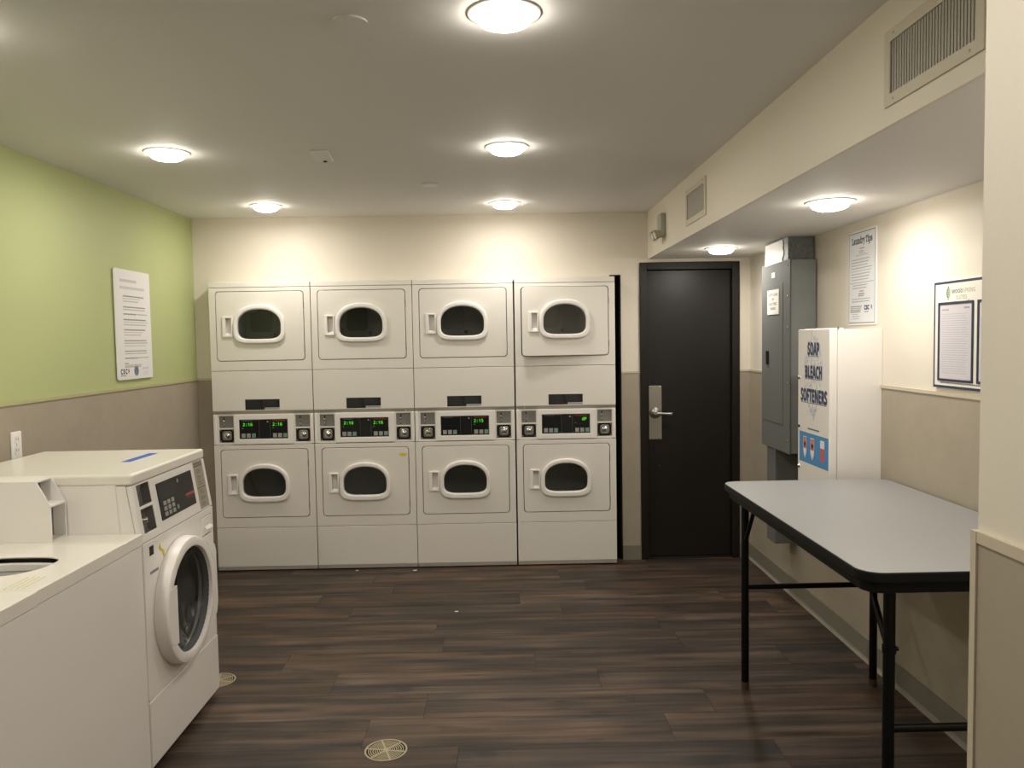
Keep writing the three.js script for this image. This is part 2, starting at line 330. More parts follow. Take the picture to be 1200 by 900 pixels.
// ---------------------------------------------------------------- stacked dryers
function displayTex(leftText, rightText, rightAt) {
  const draw = (emit) => (g, w, h) => {
    g.fillStyle = emit ? '#000' : '#08090a'; g.fillRect(0, 0, w, h);
    if (!emit) {
      g.strokeStyle = '#74756f'; g.lineWidth = 2.5;
      g.strokeRect(4, 8, w * 0.4, h - 16); g.strokeRect(w * 0.635, 8, w * 0.35, h - 16);
      g.fillStyle = '#15161a'; g.fillRect(w * 0.43, 0, w * 0.19, h);
      g.fillStyle = '#9c2f2a'; g.fillRect(w * 0.68, 12, w * 0.27, 9); g.fillStyle = '#6e7f8f'; g.fillRect(w * 0.06, 10, w * 0.2, 5);
      g.fillStyle = '#b9b9b4'; g.beginPath(); g.arc(w * 0.583, h * 0.12, 8, 0, 7); g.fill();
      g.fillStyle = '#3b4750'; for (const o of [0.03, 0.655]) for (let i = 0; i < 3; i++) g.fillRect(w * (o + 0.06 + i * 0.08), h * 0.46, 5, 8);
    }
    if (emit) {
      g.fillStyle = '#54ff2a'; g.font = 'bold 44px monospace'; g.textBaseline = 'top';
      if (leftText) g.fillText(leftText, w * 0.07, h * 0.13);
      if (rightText) g.fillText(rightText, w * rightAt, h * 0.13);
      if (leftText) g.fillRect(w * 0.06, h * 0.43, 6, 6);
      if (rightText) g.fillRect(w * 0.69, h * 0.43, 6, 6);
    }
  };
  return new THREE.MeshStandardMaterial({ color: 0xffffff, roughness: 0.25, map: canvasTex(512, 204, draw(false)), emissive: 0xffffff, emissiveMap: canvasTex(512, 204, draw(true)), emissiveIntensity: 0.9 });
}
const warnTex = canvasTex(384, 128, (g, w, h) => {
  g.fillStyle = '#0b0b0c'; g.fillRect(0, 0, w, h); g.fillStyle = '#3e3e44';
  for (let r = 0; r < 7; r++) { g.fillRect(14, 14 + r * 15, 120 + (r * 53) % 40, 4); g.fillRect(196, 14 + r * 12, 120 + (r * 37) % 50, 4); }
  g.fillStyle = '#b8b8b4'; g.fillRect(w * 0.56, h * 0.8, w * 0.44, h * 0.2); g.fillStyle = '#5a5a5a'; for (let i = 0; i < 9; i++) g.fillRect(w * 0.58 + i * 17, h * 0.87, 11, 8);
});
const M_warn = new THREE.MeshStandardMaterial({ map: warnTex, roughness: 0.5 });

function makeDryerDoor(y0, y1, wy0, wy1, gy0, gy1, hy0, hy1) {
  // door pivots on its hinge edge; coordinates are local to the dryer, hinge at x = 0.2995
  const g = new THREE.Group(); g.name = 'door';
  const HX = 0.2985, x0 = -0.2945, x1 = 0.2945, cx = -0.005, D = -0.0015;
  g.position.set(HX, 0, D);
  const sh = rr(x0 - HX, y0 + 0.004, x1 - HX, y1 - 0.004, 0.022);
  sh.holes.push(dshape(cx - HX, gy0, gy1, 0.296, THREE.Path));
  sh.holes.push(rr(-0.232 - HX, hy0 + 0.012, -0.192 - HX, hy1 - 0.012, 0.003, THREE.Path));
  obj('door_panel', ext(sh, -0.022, 0.0035, 0.0025), M.enamel, g);
  const fs = dshape(cx - HX, wy0, wy1, 0.349); fs.holes.push(dshape(cx - HX, gy0 + 0.001, gy1 - 0.001, 0.294, THREE.Path));
  obj('window_frame', ext(fs, -0.01, 0.022, 0.009), M.plastic, g);
  obj('window_glass', new THREE.ShapeGeometry(dshape(cx - HX, gy0 - 0.004, gy1 + 0.004, 0.304)).translate(0, 0, -0.004), M.glass, g);
  // recessed pull: rim, back plate and grip
  const hs = rr(-0.2535 - HX, hy0, -0.185 - HX, hy1, 0.006); hs.holes.push(rr(-0.232 - HX, hy0 + 0.012, -0.193 - HX, hy1 - 0.012, 0.004, THREE.Path));
  obj('handle', [ext(hs, 0.001, 0.014, 0.003), box(-0.234 - HX, -0.19 - HX, hy0 + 0.008, hy1 - 0.008, -0.0265, -0.0235), prismX([[-0.022, hy0 + 0.0125], [0.011, hy0 + 0.0125], [0.011, hy0 + 0.016], [-0.02, hy0 + 0.03]], -0.2315 - HX, -0.1935 - HX)], M.plastic, g);
  for (const y of [y0 + 0.06, y1 - 0.12]) obj('hinge', box(-0.004, 0.002, y, y + 0.045, -0.004, 0.004, 0.001), M.coinPlate, g);
  return g;
}
function makeDryer(X, label, screen, extra) {
  const t = thing('stacked_dryer', label, 'dryer', X, 0, 5.439, 0, 'coin-operated stacked dryers along the back wall');
  const h = 0.3415, D = -0.70;
  obj('cabinet', [box(-h, -h + 0.004, 0.012, 1.98, D, -0.02), box(h - 0.004, h, 0.012, 1.98, D, -0.02), box(-h, h, 0.012, 1.98, D, D + 0.004), box(-h, h, 1.974, 1.98, D, -0.02), box(-h, h, 0.012, 0.018, D, -0.02), box(-h, h, 1.0, 1.004, D, -0.05)], M.enamel, t);
  obj('top_panel', box(-h, h, 1.9485, 1.984, -0.6, 0.001, 0.003), M.enamel, t);
  for (const [y0, y1, a, b] of [[1.3845, 1.946, 1.449, 1.922], [0.3065, 0.8755, 0.374, 0.847]]) {
    const s = rr(-h, y0, h, y1, 0.002); s.holes.push(rr(-0.299, a, 0.299, b, 0.024, THREE.Path));
    obj('front_panel', ext(s, -0.02, 0, 0.0018), M.enamel, t);
    const lip = rr(-0.31, a - 0.01, 0.31, b + 0.01, 0.02); lip.holes.push(dshape(-0.005, a + 0.1, b - 0.06, 0.36, THREE.Path));
    obj('door_seat', ext(lip, -0.032, -0.028), M.gasket, t);
    const cy = (a + b) / 2 - 0.01;
    const dr = obj('drum', latheZ([[0.262, 0.006], [0.29, -0.004], [0.3, -0.02], [0.3, -0.55], [0.285, -0.56], [0, -0.56]].map(([r, q]) => [r, q]), 0, cy, -0.05, 48), M.drum, t);
    const vanes = [];
    for (let k = 0; k < 3; k++) { const v = box(-0.02, 0.02, 0.23, 0.295, -0.5, -0.03, 0.015); v.rotateZ(k * 2.094 + 0.5 + X); v.translate(0, cy, -0.05); vanes.push(v); }
    obj('vane', vanes, M.drum, dr);
    const bx = a > 1 ? -0.17 : 0.03, lx = X * 0.05;
    obj('back_plate', [ext(rr(bx + lx, cy - 0.02, bx + 0.16 + lx, cy + 0.15, 0.03), -0.606, -0.598, 0.003), latheZ([[0, 0.012], [0.012, 0.01], [0.014, 0]], bx + 0.175 + lx, cy - 0.045, -0.61, 16)], M.drumPlate, dr);
  }
  obj('middle_panel', [box(-h, h, 1.11, 1.3815, -0.02, 0.0005, 0.003)], M.enamel, t);
  const lip = obj('lip_strip', prismX([[0, 1.11], [0, 1.108], [-0.014, 1.087], [-0.03, 1.087], [-0.03, 1.11]], -h + 0.001, h - 0.001), M.greyLip, t);  // inward-bent lip; its darker shading is put into the grey colour
  for (const x of [-0.285, 0.28]) obj('screw', new THREE.SphereGeometry(0.0042, 10, 8).translate(x, 1.098, -0.006), M.chrome, lip);
  obj('label_plate', plane(-0.1185, 0.1155, 1.117, 1.188, 0.0012), M_warn, t);
  obj('toe_panel', [box(-h, h, 0.034, 0.3035, -0.02, 0.0005, 0.003)], M.enamel, t);
  const kick = obj('kick_strip', prismX([[0, 0.034], [-0.003, 0.010], [-0.03, 0.010], [-0.03, 0.034]], -h + 0.001, h - 0.001), M.greyLip, t);
  for (const x of [-0.29, -0.265, 0.265, 0.29]) obj('screw', new THREE.SphereGeometry(0.004, 10, 8).translate(x, 0.022, -0.001), M.steel, kick);
  for (const [x, z] of [[-0.3, -0.06], [0.3, -0.06], [-0.3, -0.6], [0.3, -0.6]]) obj('foot', new THREE.CylinderGeometry(0.018, 0.02, 0.014, 14).translate(x, 0.007, z), M.black, t);
  // control section
  const s = rr(-h, 0.8785, h, 1.0875, 0.002);
  const holes = [[-0.3055, -0.2065, 0.993, 1.076], [-0.3055, -0.2065, 0.893, 0.984], [0.2155, 0.3145, 0.993, 1.076], [0.2155, 0.3145, 0.893, 0.984]];
  for (const [a, b, c, d] of holes) s.holes.push(rr(a, c, b, d, 0.003, THREE.Path));
  const cp = obj('control_panel', ext(s, -0.03, -0.008, 0.0015), M.enamel, t);
  const bz = rr(-0.2005, 0.881, 0.2055, 1.085, 0.008); bz.holes.push(rr(-0.1665, 0.917, 0.1645, 1.05, 0.002, THREE.Path));
  obj('bezel', ext(bz, -0.008, 0.002, 0.003), M.plastic, cp);
  for (const x of [-h + 0.001, h - 0.022]) obj('edge_trim', box(x, x + 0.021, 0.881, 1.085, -0.01, 0.0015, 0.004), M.plastic, cp);
  const ds = obj('display', plane(-0.1665, 0.1645, 0.917, 1.05, -0.0055), screen, t);
  for (const o of [-0.152, 0.062]) for (let i = 0; i < 3; i++) obj('button', box(o + i * 0.035, o + 0.026 + i * 0.035, 0.926, 0.954, -0.0055, -0.0025, 0.001), i === 2 ? M.buttonGreen : M.button, ds);
  for (const cx of [-0.256, 0.265]) {
    const cs = obj('coin_slot', box(cx - 0.049, cx + 0.049, 0.994, 1.075, -0.028, -0.02, 0.001), M.coinPlate, t);
    obj('slot', box(cx - 0.021, cx - 0.015, 1.0, 1.068, -0.0203, -0.0195), M.dark, cs);
    obj('return_knob', [latheZ([[0, 0.006], [0.006, 0.005], [0.007, 0]], cx - 0.019, 1.042, -0.02, 14), box(cx - 0.022, cx - 0.014, 1.008, 1.03, -0.02, -0.015, 0.002)], M.chrome, cs);
    const cb = obj('coin_box', box(cx - 0.049, cx + 0.049, 0.894, 0.983, -0.028, -0.022, 0.001), M.blackMatte, t);
    obj('lock_housing', [ext(rr(cx - 0.03, 0.908, cx + 0.034, 0.972, 0.016), -0.022, -0.010, 0.004), ...[[-0.042, 0.902], [0.042, 0.902], [-0.042, 0.976], [0.042, 0.976]].map(([a, b]) => new THREE.SphereGeometry(0.005, 8, 6).translate(cx + a, b, -0.021))], M.steel, cb);
    obj('lock_cylinder', latheZ([[0, 0.012], [0.009, 0.012], [0.011, 0.008], [0.016, 0.006], [0.022, 0.002], [0.023, 0]], cx + 0.002, 0.941, -0.012, 24), M.chrome, cb);
    obj('keyhole', box(cx, cx + 0.004, 0.934, 0.947, -0.0005, 0.0004), M.dark, cb);
  }
  const up = makeDryerDoor(1.449, 1.922, 1.566, 1.832, 1.597, 1.800, 1.613, 1.753), lo = makeDryerDoor(0.374, 0.847, 0.481, 0.745, 0.517, 0.715, 0.536, 0.674);
  t.add(up, lo); if (extra) extra(t, up, lo);
  return t;
}
makeDryer(-1.6395, 'stacked dryer next to the green wall, both displays lit', displayTex('2:16', '2:16', 0.68));
makeDryer(-0.9515, 'stacked dryer with a yellow sticker on its lower door', displayTex('2:16', '2:16', 0.68), (t, up, lo) => {
  obj('yellow_sticker', ext(new THREE.Shape([[-0.062, 0.787], [-0.03, 0.78], [-0.014, 0.792], [-0.016, 0.8], [-0.046, 0.804], [-0.066, 0.798]].map((a) => new THREE.Vector2(...a))), 0.0035, 0.0042), M.yellow, lo).userData.label = 'small yellow sticker';
});
makeDryer(-0.2645, 'stacked dryer between the yellow-stickered one and the one with an ajar door', displayTex('', '2:15', 0.68));
makeDryer(0.4285, 'stacked dryer beside the dark door with its upper door ajar', displayTex('', 'dP', 0.83), (t, up) => { up.rotation.y = 0.092; });

// ---------------------------------------------------------------- front-loading washer (local +z faces into the room, local x runs away from the viewer)
{
  const t = thing('front_load_washer', 'white front-loading washer with round glass door and sloped control panel', 'washer', -1.296, 0, 3.1715, Math.PI / 2);
  const h = 0.3415, D = -0.727, xz = (Z) => Z - 3.1715;
  obj('cabinet', [box(-h, -h + 0.003, 0.03, 0.856, D, -0.01), box(h - 0.003, h, 0.03, 0.856, D, -0.01), prismX([[D, 0.85], [-0.074, 0.85], [-0.09, 1.07], [D, 1.07]], -h, -h + 0.003), prismX([[D, 0.85], [-0.074, 0.85], [-0.09, 1.07], [D, 1.07]], h - 0.003, h), box(-h, h, 0.03, 1.07, D, D + 0.004), box(-h, h, 0.03, 0.034, D, -0.01)], M.washer, t);
  for (const [x, z] of [[-0.29, -0.07], [0.29, -0.07], [-0.29, -0.65], [0.29, -0.65]]) obj('foot', new THREE.CylinderGeometry(0.018, 0.022, 0.031, 14).translate(x, 0.0155, z), M.black, t);
  // lid cover
  const cap = obj('top_cover', box(-h - 0.003, h + 0.003, 1.067, 1.1085, D - 0.004, -0.03, 0.011, 4), M.capPlastic, t);
  // front skin with porthole opening and kick panel
  const CY = 0.56, CX = xz(3.137);
  const s = rr(-h, 0.277, h, 0.8545, 0.006); const hp = new THREE.Path(); hp.absarc(CX, CY, 0.215, 0, Math.PI * 2); s.holes.push(hp);
  s.holes.push(rr(xz(3.372), 0.742, xz(3.495), 0.826, 0.006, THREE.Path));
  obj('front_panel', ext(s, -0.012, 0, 0.0025, 32), M.washer, t);
  obj('kick_panel', box(-h, h, 0.032, 0.274, -0.02, 0.0025, 0.003), M.washer, t);
  // detergent drawer
  const dw = obj('detergent_drawer', box(xz(3.3745), xz(3.4925), 0.745, 0.8235, -0.2, 0.001, 0.004), M.plastic, t);
  obj('drawer_grip', [prismX([[-0.002, 0.752], [0.012, 0.758], [0.014, 0.772], [0.001, 0.784]], xz(3.405), xz(3.475)), box(xz(3.405), xz(3.475), 0.784, 0.80, -0.002, 0.0016, 0.001)], M.plastic, dw);
  // sloped control panel: own frame, v runs up the slope
  const P = new THREE.Group(); P.name = 'control_panel'; P.position.set(0, 0.8575, -0.001); P.rotation.x = -Math.atan2(0.032, 0.21); t.add(P);
  const VH = 0.2115, vy = (Y) => (Y - 0.8575) / 0.21 * VH;
  const ps = rr(-h, 0, h, VH, 0.003);
  const ca = [xz(2.862), xz(2.963), vy(0.985), vy(1.062)], cb = [xz(2.862), xz(2.963), vy(0.886), vy(0.974)], dd = [xz(3.013), xz(3.348), vy(0.899), vy(1.041)];
  ps.holes.push(rr(ca[0], ca[2], ca[1], ca[3], 0.003, THREE.Path), rr(cb[0], cb[2], cb[1], cb[3], 0.003, THREE.Path));
  obj('panel_face', [ext(ps, -0.02, 0, 0.002), ], M.plastic, P);
  for (const x of [-h, h - 0.003]) obj('panel_side', prismX([[-0.0752, 0.8575], [-0.0225, 0.8575], [-0.0545, 1.0665], [-0.0905, 1.0665]], x, x + 0.003), M.plastic, t);
  obj('coin_recess', [box(ca[0], ca[1], ca[2], ca[3], -0.036, -0.034), box(ca[0], ca[0] + 0.001, ca[2], ca[3], -0.034, -0.002), box(ca[0], ca[1], ca[2], ca[2] + 0.001, -0.034, -0.002), box(ca[1] - 0.001, ca[1], ca[2], ca[3], -0.034, -0.002), box(ca[0], ca[1], ca[3] - 0.001, ca[3], -0.034, -0.002)], M.coinPlate, P);
  obj('coin_chute', prismX([[-0.034, ca[3] - 0.002], [-0.006, ca[3] - 0.002], [-0.034, ca[2] + 0.004]], ca[0] + 0.004, ca[0] + 0.05), M.steel, P);
  obj('lock_recess', [box(cb[0], cb[1], cb[2], cb[3], -0.036, -0.034), box(cb[0], cb[0] + 0.001, cb[2], cb[3], -0.034, -0.002), box(cb[0], cb[1], cb[2], cb[2] + 0.001, -0.034, -0.002), box(cb[1] - 0.001, cb[1], cb[2], cb[3], -0.034, -0.002), box(cb[0], cb[1], cb[3] - 0.001, cb[3], -0.034, -0.002)], M.coinPlate, P);
  obj('lock', [latheZ([[0, 0.03], [0.01, 0.03], [0.012, 0.012], [0.02, 0.008], [0.021, 0]], (cb[0] + cb[1]) / 2 - 0.004, (cb[2] + cb[3]) / 2, -0.034, 24)], M.chrome, P);
  const scr = canvasTex(512, 224, (g, w, h) => {
    g.fillStyle = '#08090a'; g.fillRect(0, 0, w, h); g.fillStyle = '#24262b'; g.fillRect(w * 0.56, 0, 2, h);
    g.fillStyle = '#1c2024'; g.fillRect(w * 0.06, h * 0.1, w * 0.42, h * 0.34);
    g.fillStyle = '#a8383a'; g.fillRect(w * 0.73, h * 0.6, w * 0.25, h * 0.075); g.fillStyle = '#5c5358'; for (let i = 0; i < 6; i++) g.fillRect(w * (0.74 + i * 0.035), h * 0.72, w * 0.022, h * 0.03);
  });
  const dp = obj('display', [box(dd[0], dd[1], dd[2], dd[3], -0.004, 0.0025, 0.002)], new THREE.MeshStandardMaterial({ color: 0x08090a, roughness: 0.3 }), P);
  obj('display_print', plane(dd[0] + 0.001, dd[1] - 0.001, dd[2] + 0.001, dd[3] - 0.001, 0.003), new THREE.MeshStandardMaterial({ map: scr, roughness: 0.3 }), dp);
  for (let r = 0; r < 3; r++) for (let c = 0; c < 3; c++) obj('key', box(dd[0] + 0.028 + c * 0.036, dd[0] + 0.053 + c * 0.036, dd[2] + 0.011 + r * 0.021, dd[2] + 0.027 + r * 0.021, 0.0025, 0.0055, 0.001), M.button, dp);
  obj('start_key', box(dd[0] + 0.142, dd[0] + 0.16, dd[2] + 0.016, dd[2] + 0.032, 0.0025, 0.0055, 0.001), M.buttonGreen, dp);
  obj('led', new THREE.CylinderGeometry(0.009, 0.009, 0.002, 16).rotateX(Math.PI / 2).translate((dd[0] + dd[1]) / 2 + 0.018, dd[3] - 0.018, 0.0038), M.chrome, dp);
  const ins = canvasTex(192, 384, (g, w, h) => { g.fillStyle = '#a39a8a'; g.fillRect(0, 0, w, h); g.fillStyle = '#5c554b'; g.fillRect(14, 14, w - 28, 30); g.fillStyle = '#8d8576'; g.fillRect(20, 22, w - 40, 14); g.fillStyle = '#5c554b'; for (const y of [70, 120, 166]) { for (let i = 0; i < 3; i++) g.fillRect(44, y + i * 12, 60 + (i * 31 + y) % 60, 4); } g.fillRect(14, 212, w - 28, 7); for (const y of [236, 286, 334]) for (let i = 0; i < 3; i++) g.fillRect(44, y + i * 12, 50 + (i * 41 + y) % 66, 4); });
  obj('instruction_label', plane(xz(3.384), xz(3.484), vy(0.864), vy(1.066), 0.0006), new THREE.MeshStandardMaterial({ map: ins, roughness: 0.6 }), P);
  // round door
  const R = new THREE.Group(); R.name = 'door'; t.add(R);
  obj('door_ring', toCreasedNormals(latheZ([[0.247, 0.001], [0.247, 0.012], [0.244, 0.043], [0.2425, 0.0475], [0.239, 0.0495], [0.21, 0.0505], [0.207, 0.0495], [0.2055, 0.046], [0.2, 0.026], [0.2, 0.004]], CX, CY, 0, 96), 0.5), M.plastic, R);
  obj('inner_gasket', latheZ([[0.2045, 0.04], [0.2, 0.03], [0.191, 0.022], [0.19, 0.012]], CX, CY, 0, 64), M.gasket, R);
  obj('door_glass', latheZ([[0.191, 0.02], [0.18, 0.006], [0.16, -0.016], [0.12, -0.036], [0.06, -0.048], [0, -0.052]], CX, CY, 0, 56), M.clearGlass, R);
  // grip tab on the near side and hinge cover on the far side
  const gs = new THREE.Shape(); gs.absarc(CX, CY, 0.238, Math.PI - 0.42, Math.PI + 0.5); gs.lineTo(CX - 0.152, CY - 0.125); gs.lineTo(CX - 0.152, CY + 0.098);
  obj('door_grip', ext(gs, 0.03, 0.0515, 0.002, 24), M.plastic, R);
  const hs = new THREE.Shape([[0.18, 0.18], [0.268, 0.15], [0.282, 0.12], [0.286, -0.1], [0.268, -0.15], [0.18, -0.185], [0.235, -0.1], [0.249, 0], [0.235, 0.1]].map(([a, b]) => new THREE.Vector2(CX + a, CY + b)));
  obj('hinge_cover', ext(hs, 0.0, 0.044, 0.003), M.plastic, R);
  obj('drum', latheZ([[0.185, 0], [0.19, -0.02], [0.25, -0.03], [0.255, -0.5], [0, -0.5]], CX, CY, -0.09, 48), M.steel, t);
  // stickers on the front skin
  obj('dark_sticker', box(xz(2.877), xz(2.911), 0.80, 0.834, 0, 0.0008), M.blackMatte, t).userData.label = 'small dark square sticker';
  obj('yellow_sticker', ext(new THREE.Shape([[2.955, 0.815], [2.967, 0.823], [2.975, 0.806], [3.0, 0.792], [3.004, 0.766], [2.994, 0.768], [2.982, 0.79], [2.962, 0.8]].map(([a, b]) => new THREE.Vector2(xz(a), b))), 0, 0.0008), M.yellow, t).userData.label = 'curled yellow sticker';
  const nm = canvasTex(256, 64, (g, w, h) => { g.fillStyle = '#d9d4d2'; g.fillRect(0, 0, w, h); g.fillStyle = '#3a3350'; for (let i = 0; i < 8; i++) g.fillRect(8 + i * 31, 14, 24, 36); });
  obj('maker_plate', plane(xz(2.874), xz(2.946), 0.729, 0.745, 0.0008), new THREE.MeshStandardMaterial({ map: nm, roughness: 0.4 }), t);
  tag(obj('tape_strip', box(-0.0185, 0.0185, 0, 0.0006, -0.122, 0.122).rotateY(-0.02).translate(-1.492, 1.1085, -3.265), M.blueTape), 'strip of blue masking tape on top of the front-loading washer', 'tape');
}

// ---------------------------------------------------------------- top-loading washers
function makeTopLoader(Zc, label) {
  const t = thing('top_load_washer', label, 'washer', -1.296, 0, Zc, Math.PI / 2, 'top-loading washers along the green wall');
  const h = 0.3245, D = -0.7;
  obj('cabinet', [box(-h, h, 0.025, 0.853, -0.022, -0.004, 0.002), box(-h, -h + 0.004, 0.025, 0.855, D, -0.015), box(h - 0.004, h, 0.025, 0.855, D, -0.015), box(-h, h, 0.025, 0.855, D, D + 0.004), box(-h, h, 0.025, 0.03, D, -0.02)], M.washer, t);
  for (const [x, z] of [[-0.28, -0.07], [0.28, -0.07], [-0.28, -0.63], [0.28, -0.63]]) obj('foot', new THREE.CylinderGeometry(0.018, 0.022, 0.026, 14).translate(x, 0.013, z), M.black, t);
  // deck with loading opening; shape drawn with x along the wall and y = depth from the front edge
  const cx = -0.072, s = rr(-h, -D - 0.0, h, 0, 0.0), deck = rr(-h, 0, h, -D, 0.005);
  const opening = (grow) => { const p = []; const a = 0.113 + grow, y0 = 0.112 - grow, y1 = 0.42 + grow; for (let i = 0; i < 64; i++) { const u = i / 64 * Math.PI * 2, c = Math.cos(u), q = Math.sin(u), n = 2.6; p.push(new THREE.Vector2(cx + 0.0 + a * Math.sign(c) * Math.abs(c) ** (2 / n) + (q < 0 ? 0.025 * q * q : 0), (y0 + y1) / 2 + (y1 - y0) / 2 * Math.sign(q) * Math.abs(q) ** (2 / n))); } return p; };
  deck.holes.push(new THREE.Path(opening(0)));
  const dg = ext(deck, 0.034, 0.04, 0.0025, 6); dg.rotateX(-Math.PI / 2); dg.translate(0, 0.855, 0);
  const skirt = rr(-h, 0, h, -D, 0.005); skirt.holes.push(rr(-h + 0.012, 0.012, h - 0.012, -D - 0.012, 0.006, THREE.Path));
  const sg = ext(skirt, 0, 0.0375, 0.0015, 6); sg.rotateX(-Math.PI / 2); sg.translate(0, 0.855, 0);
  obj('deck', [dg, sg], M.capPlastic, t);
  // inner rim, basket
  const rim = new THREE.Shape(opening(0.012)); rim.holes.push(new THREE.Path(opening(-0.006)));
  const rg = ext(rim, 0, 0.026, 0.004, 6); rg.rotateX(-Math.PI / 2); rg.translate(0, 0.848, 0); obj('tub_rim', rg, M.plastic, t);
  const bk = new THREE.Shape(opening(-0.001)); const ik = new THREE.Shape(opening(-0.005)); bk.holes.push(new THREE.Path(opening(-0.005)));
  const bg = ext(bk, 0, 0.36, 0); bg.rotateX(-Math.PI / 2); bg.translate(0, 0.487, 0);
  const fg = ext(ik, 0, 0.004, 0); fg.rotateX(-Math.PI / 2); fg.translate(0, 0.46, 0);
  obj('basket', [bg, fg], M.drum, t);
  // back console and raised lid
  obj('console', prismX([[D, 0.895], [D + 0.15, 0.895], [D + 0.11, 1.08], [D, 1.08]], -h + 0.004, h - 0.12), M.plastic, t);
  const lid = obj('lid', box(-0.2, 0.18, 0, 0.36, -0.012, 0.012, 0.008).rotateX(-0.12).translate(cx + 0.01, 0.897, -0.5), M.plastic, t);
  // coin meter case at the far end of the console: two stacked recesses face the room
  const x0 = 0.2195, x1 = 0.3175, xi = [x0 + 0.006, x1 - 0.006];
  const prof = [[D + 0.01, 0.8955], [-0.262, 0.8955], [-0.262, 1.02], [-0.308, 1.106], [D + 0.01, 1.106]];
  const cheek = (a, b) => prismX(prof, a, b);
  const m = obj('coin_meter', [cheek(x0, x0 + 0.005), cheek(x1 - 0.005, x1), box(x0 + 0.004, x1 - 0.004, 0.896, 0.9, D + 0.012, -0.263), prismX([[-0.358, 1.016], [-0.2625, 1.016], [-0.263, 1.022], [-0.358, 1.026]], x0 + 0.004, x1 - 0.004), prismX([[D + 0.012, 1.1], [-0.31, 1.1], [-0.3085, 1.1055], [D + 0.012, 1.1055]], x0 + 0.004, x1 - 0.004), box(x0 + 0.004, x1 - 0.004, 0.9, 1.1, -0.366, -0.36)], M.plastic, t);
  obj('coin_plate', [prismX([[-0.35, 1.024], [-0.345, 1.024], [-0.345, 1.1], [-0.35, 1.1]], xi[0], xi[1]), prismX([[-0.345, 1.03], [-0.32, 1.098], [-0.345, 1.098]], xi[0], xi[0] + 0.03)], M.coinPlate, m);
  obj('lock_plate', box(xi[0], xi[1], 0.902, 1.016, -0.312, -0.306), M.coinPlate, m);
  obj('lock', [latheZ([[0, 0.012], [0.008, 0.012], [0.01, 0]], (x0 + x1) / 2 - 0.02, 0.976, -0.306, 16), latheZ([[0, 0.012], [0.008, 0.012], [0.01, 0]], (x0 + x1) / 2 - 0.02, 0.918, -0.306, 16)], M.black, m);
  const ptx = canvasTex(512, 96, (g, w, h) => { g.fillStyle = '#e6e0cc'; g.fillRect(0, 0, w, h); g.fillStyle = '#b5ad9d'; for (let r = 0; r < 4; r++) { let x = 10 + r * 9; while (x < w - 40) { const l = 8 + ((x * 7 + r * 13) % 26); g.fillRect(x, 10 + r * 22, l, 6); x += l + 8; } } });
  obj('printed_instructions', new THREE.PlaneGeometry(0.13, 0.07).rotateX(-Math.PI / 2).translate(-0.245, 0.8954, -0.075), new THREE.MeshStandardMaterial({ map: ptx, roughness: 0.4 }), t);
  return t;
}
makeTopLoader(2.5045, 'white top-loading washer right beside the front-loading washer');
makeTopLoader(1.8545, 'white top-loading washer second along from the front-loading washer').position.x += 0.003;

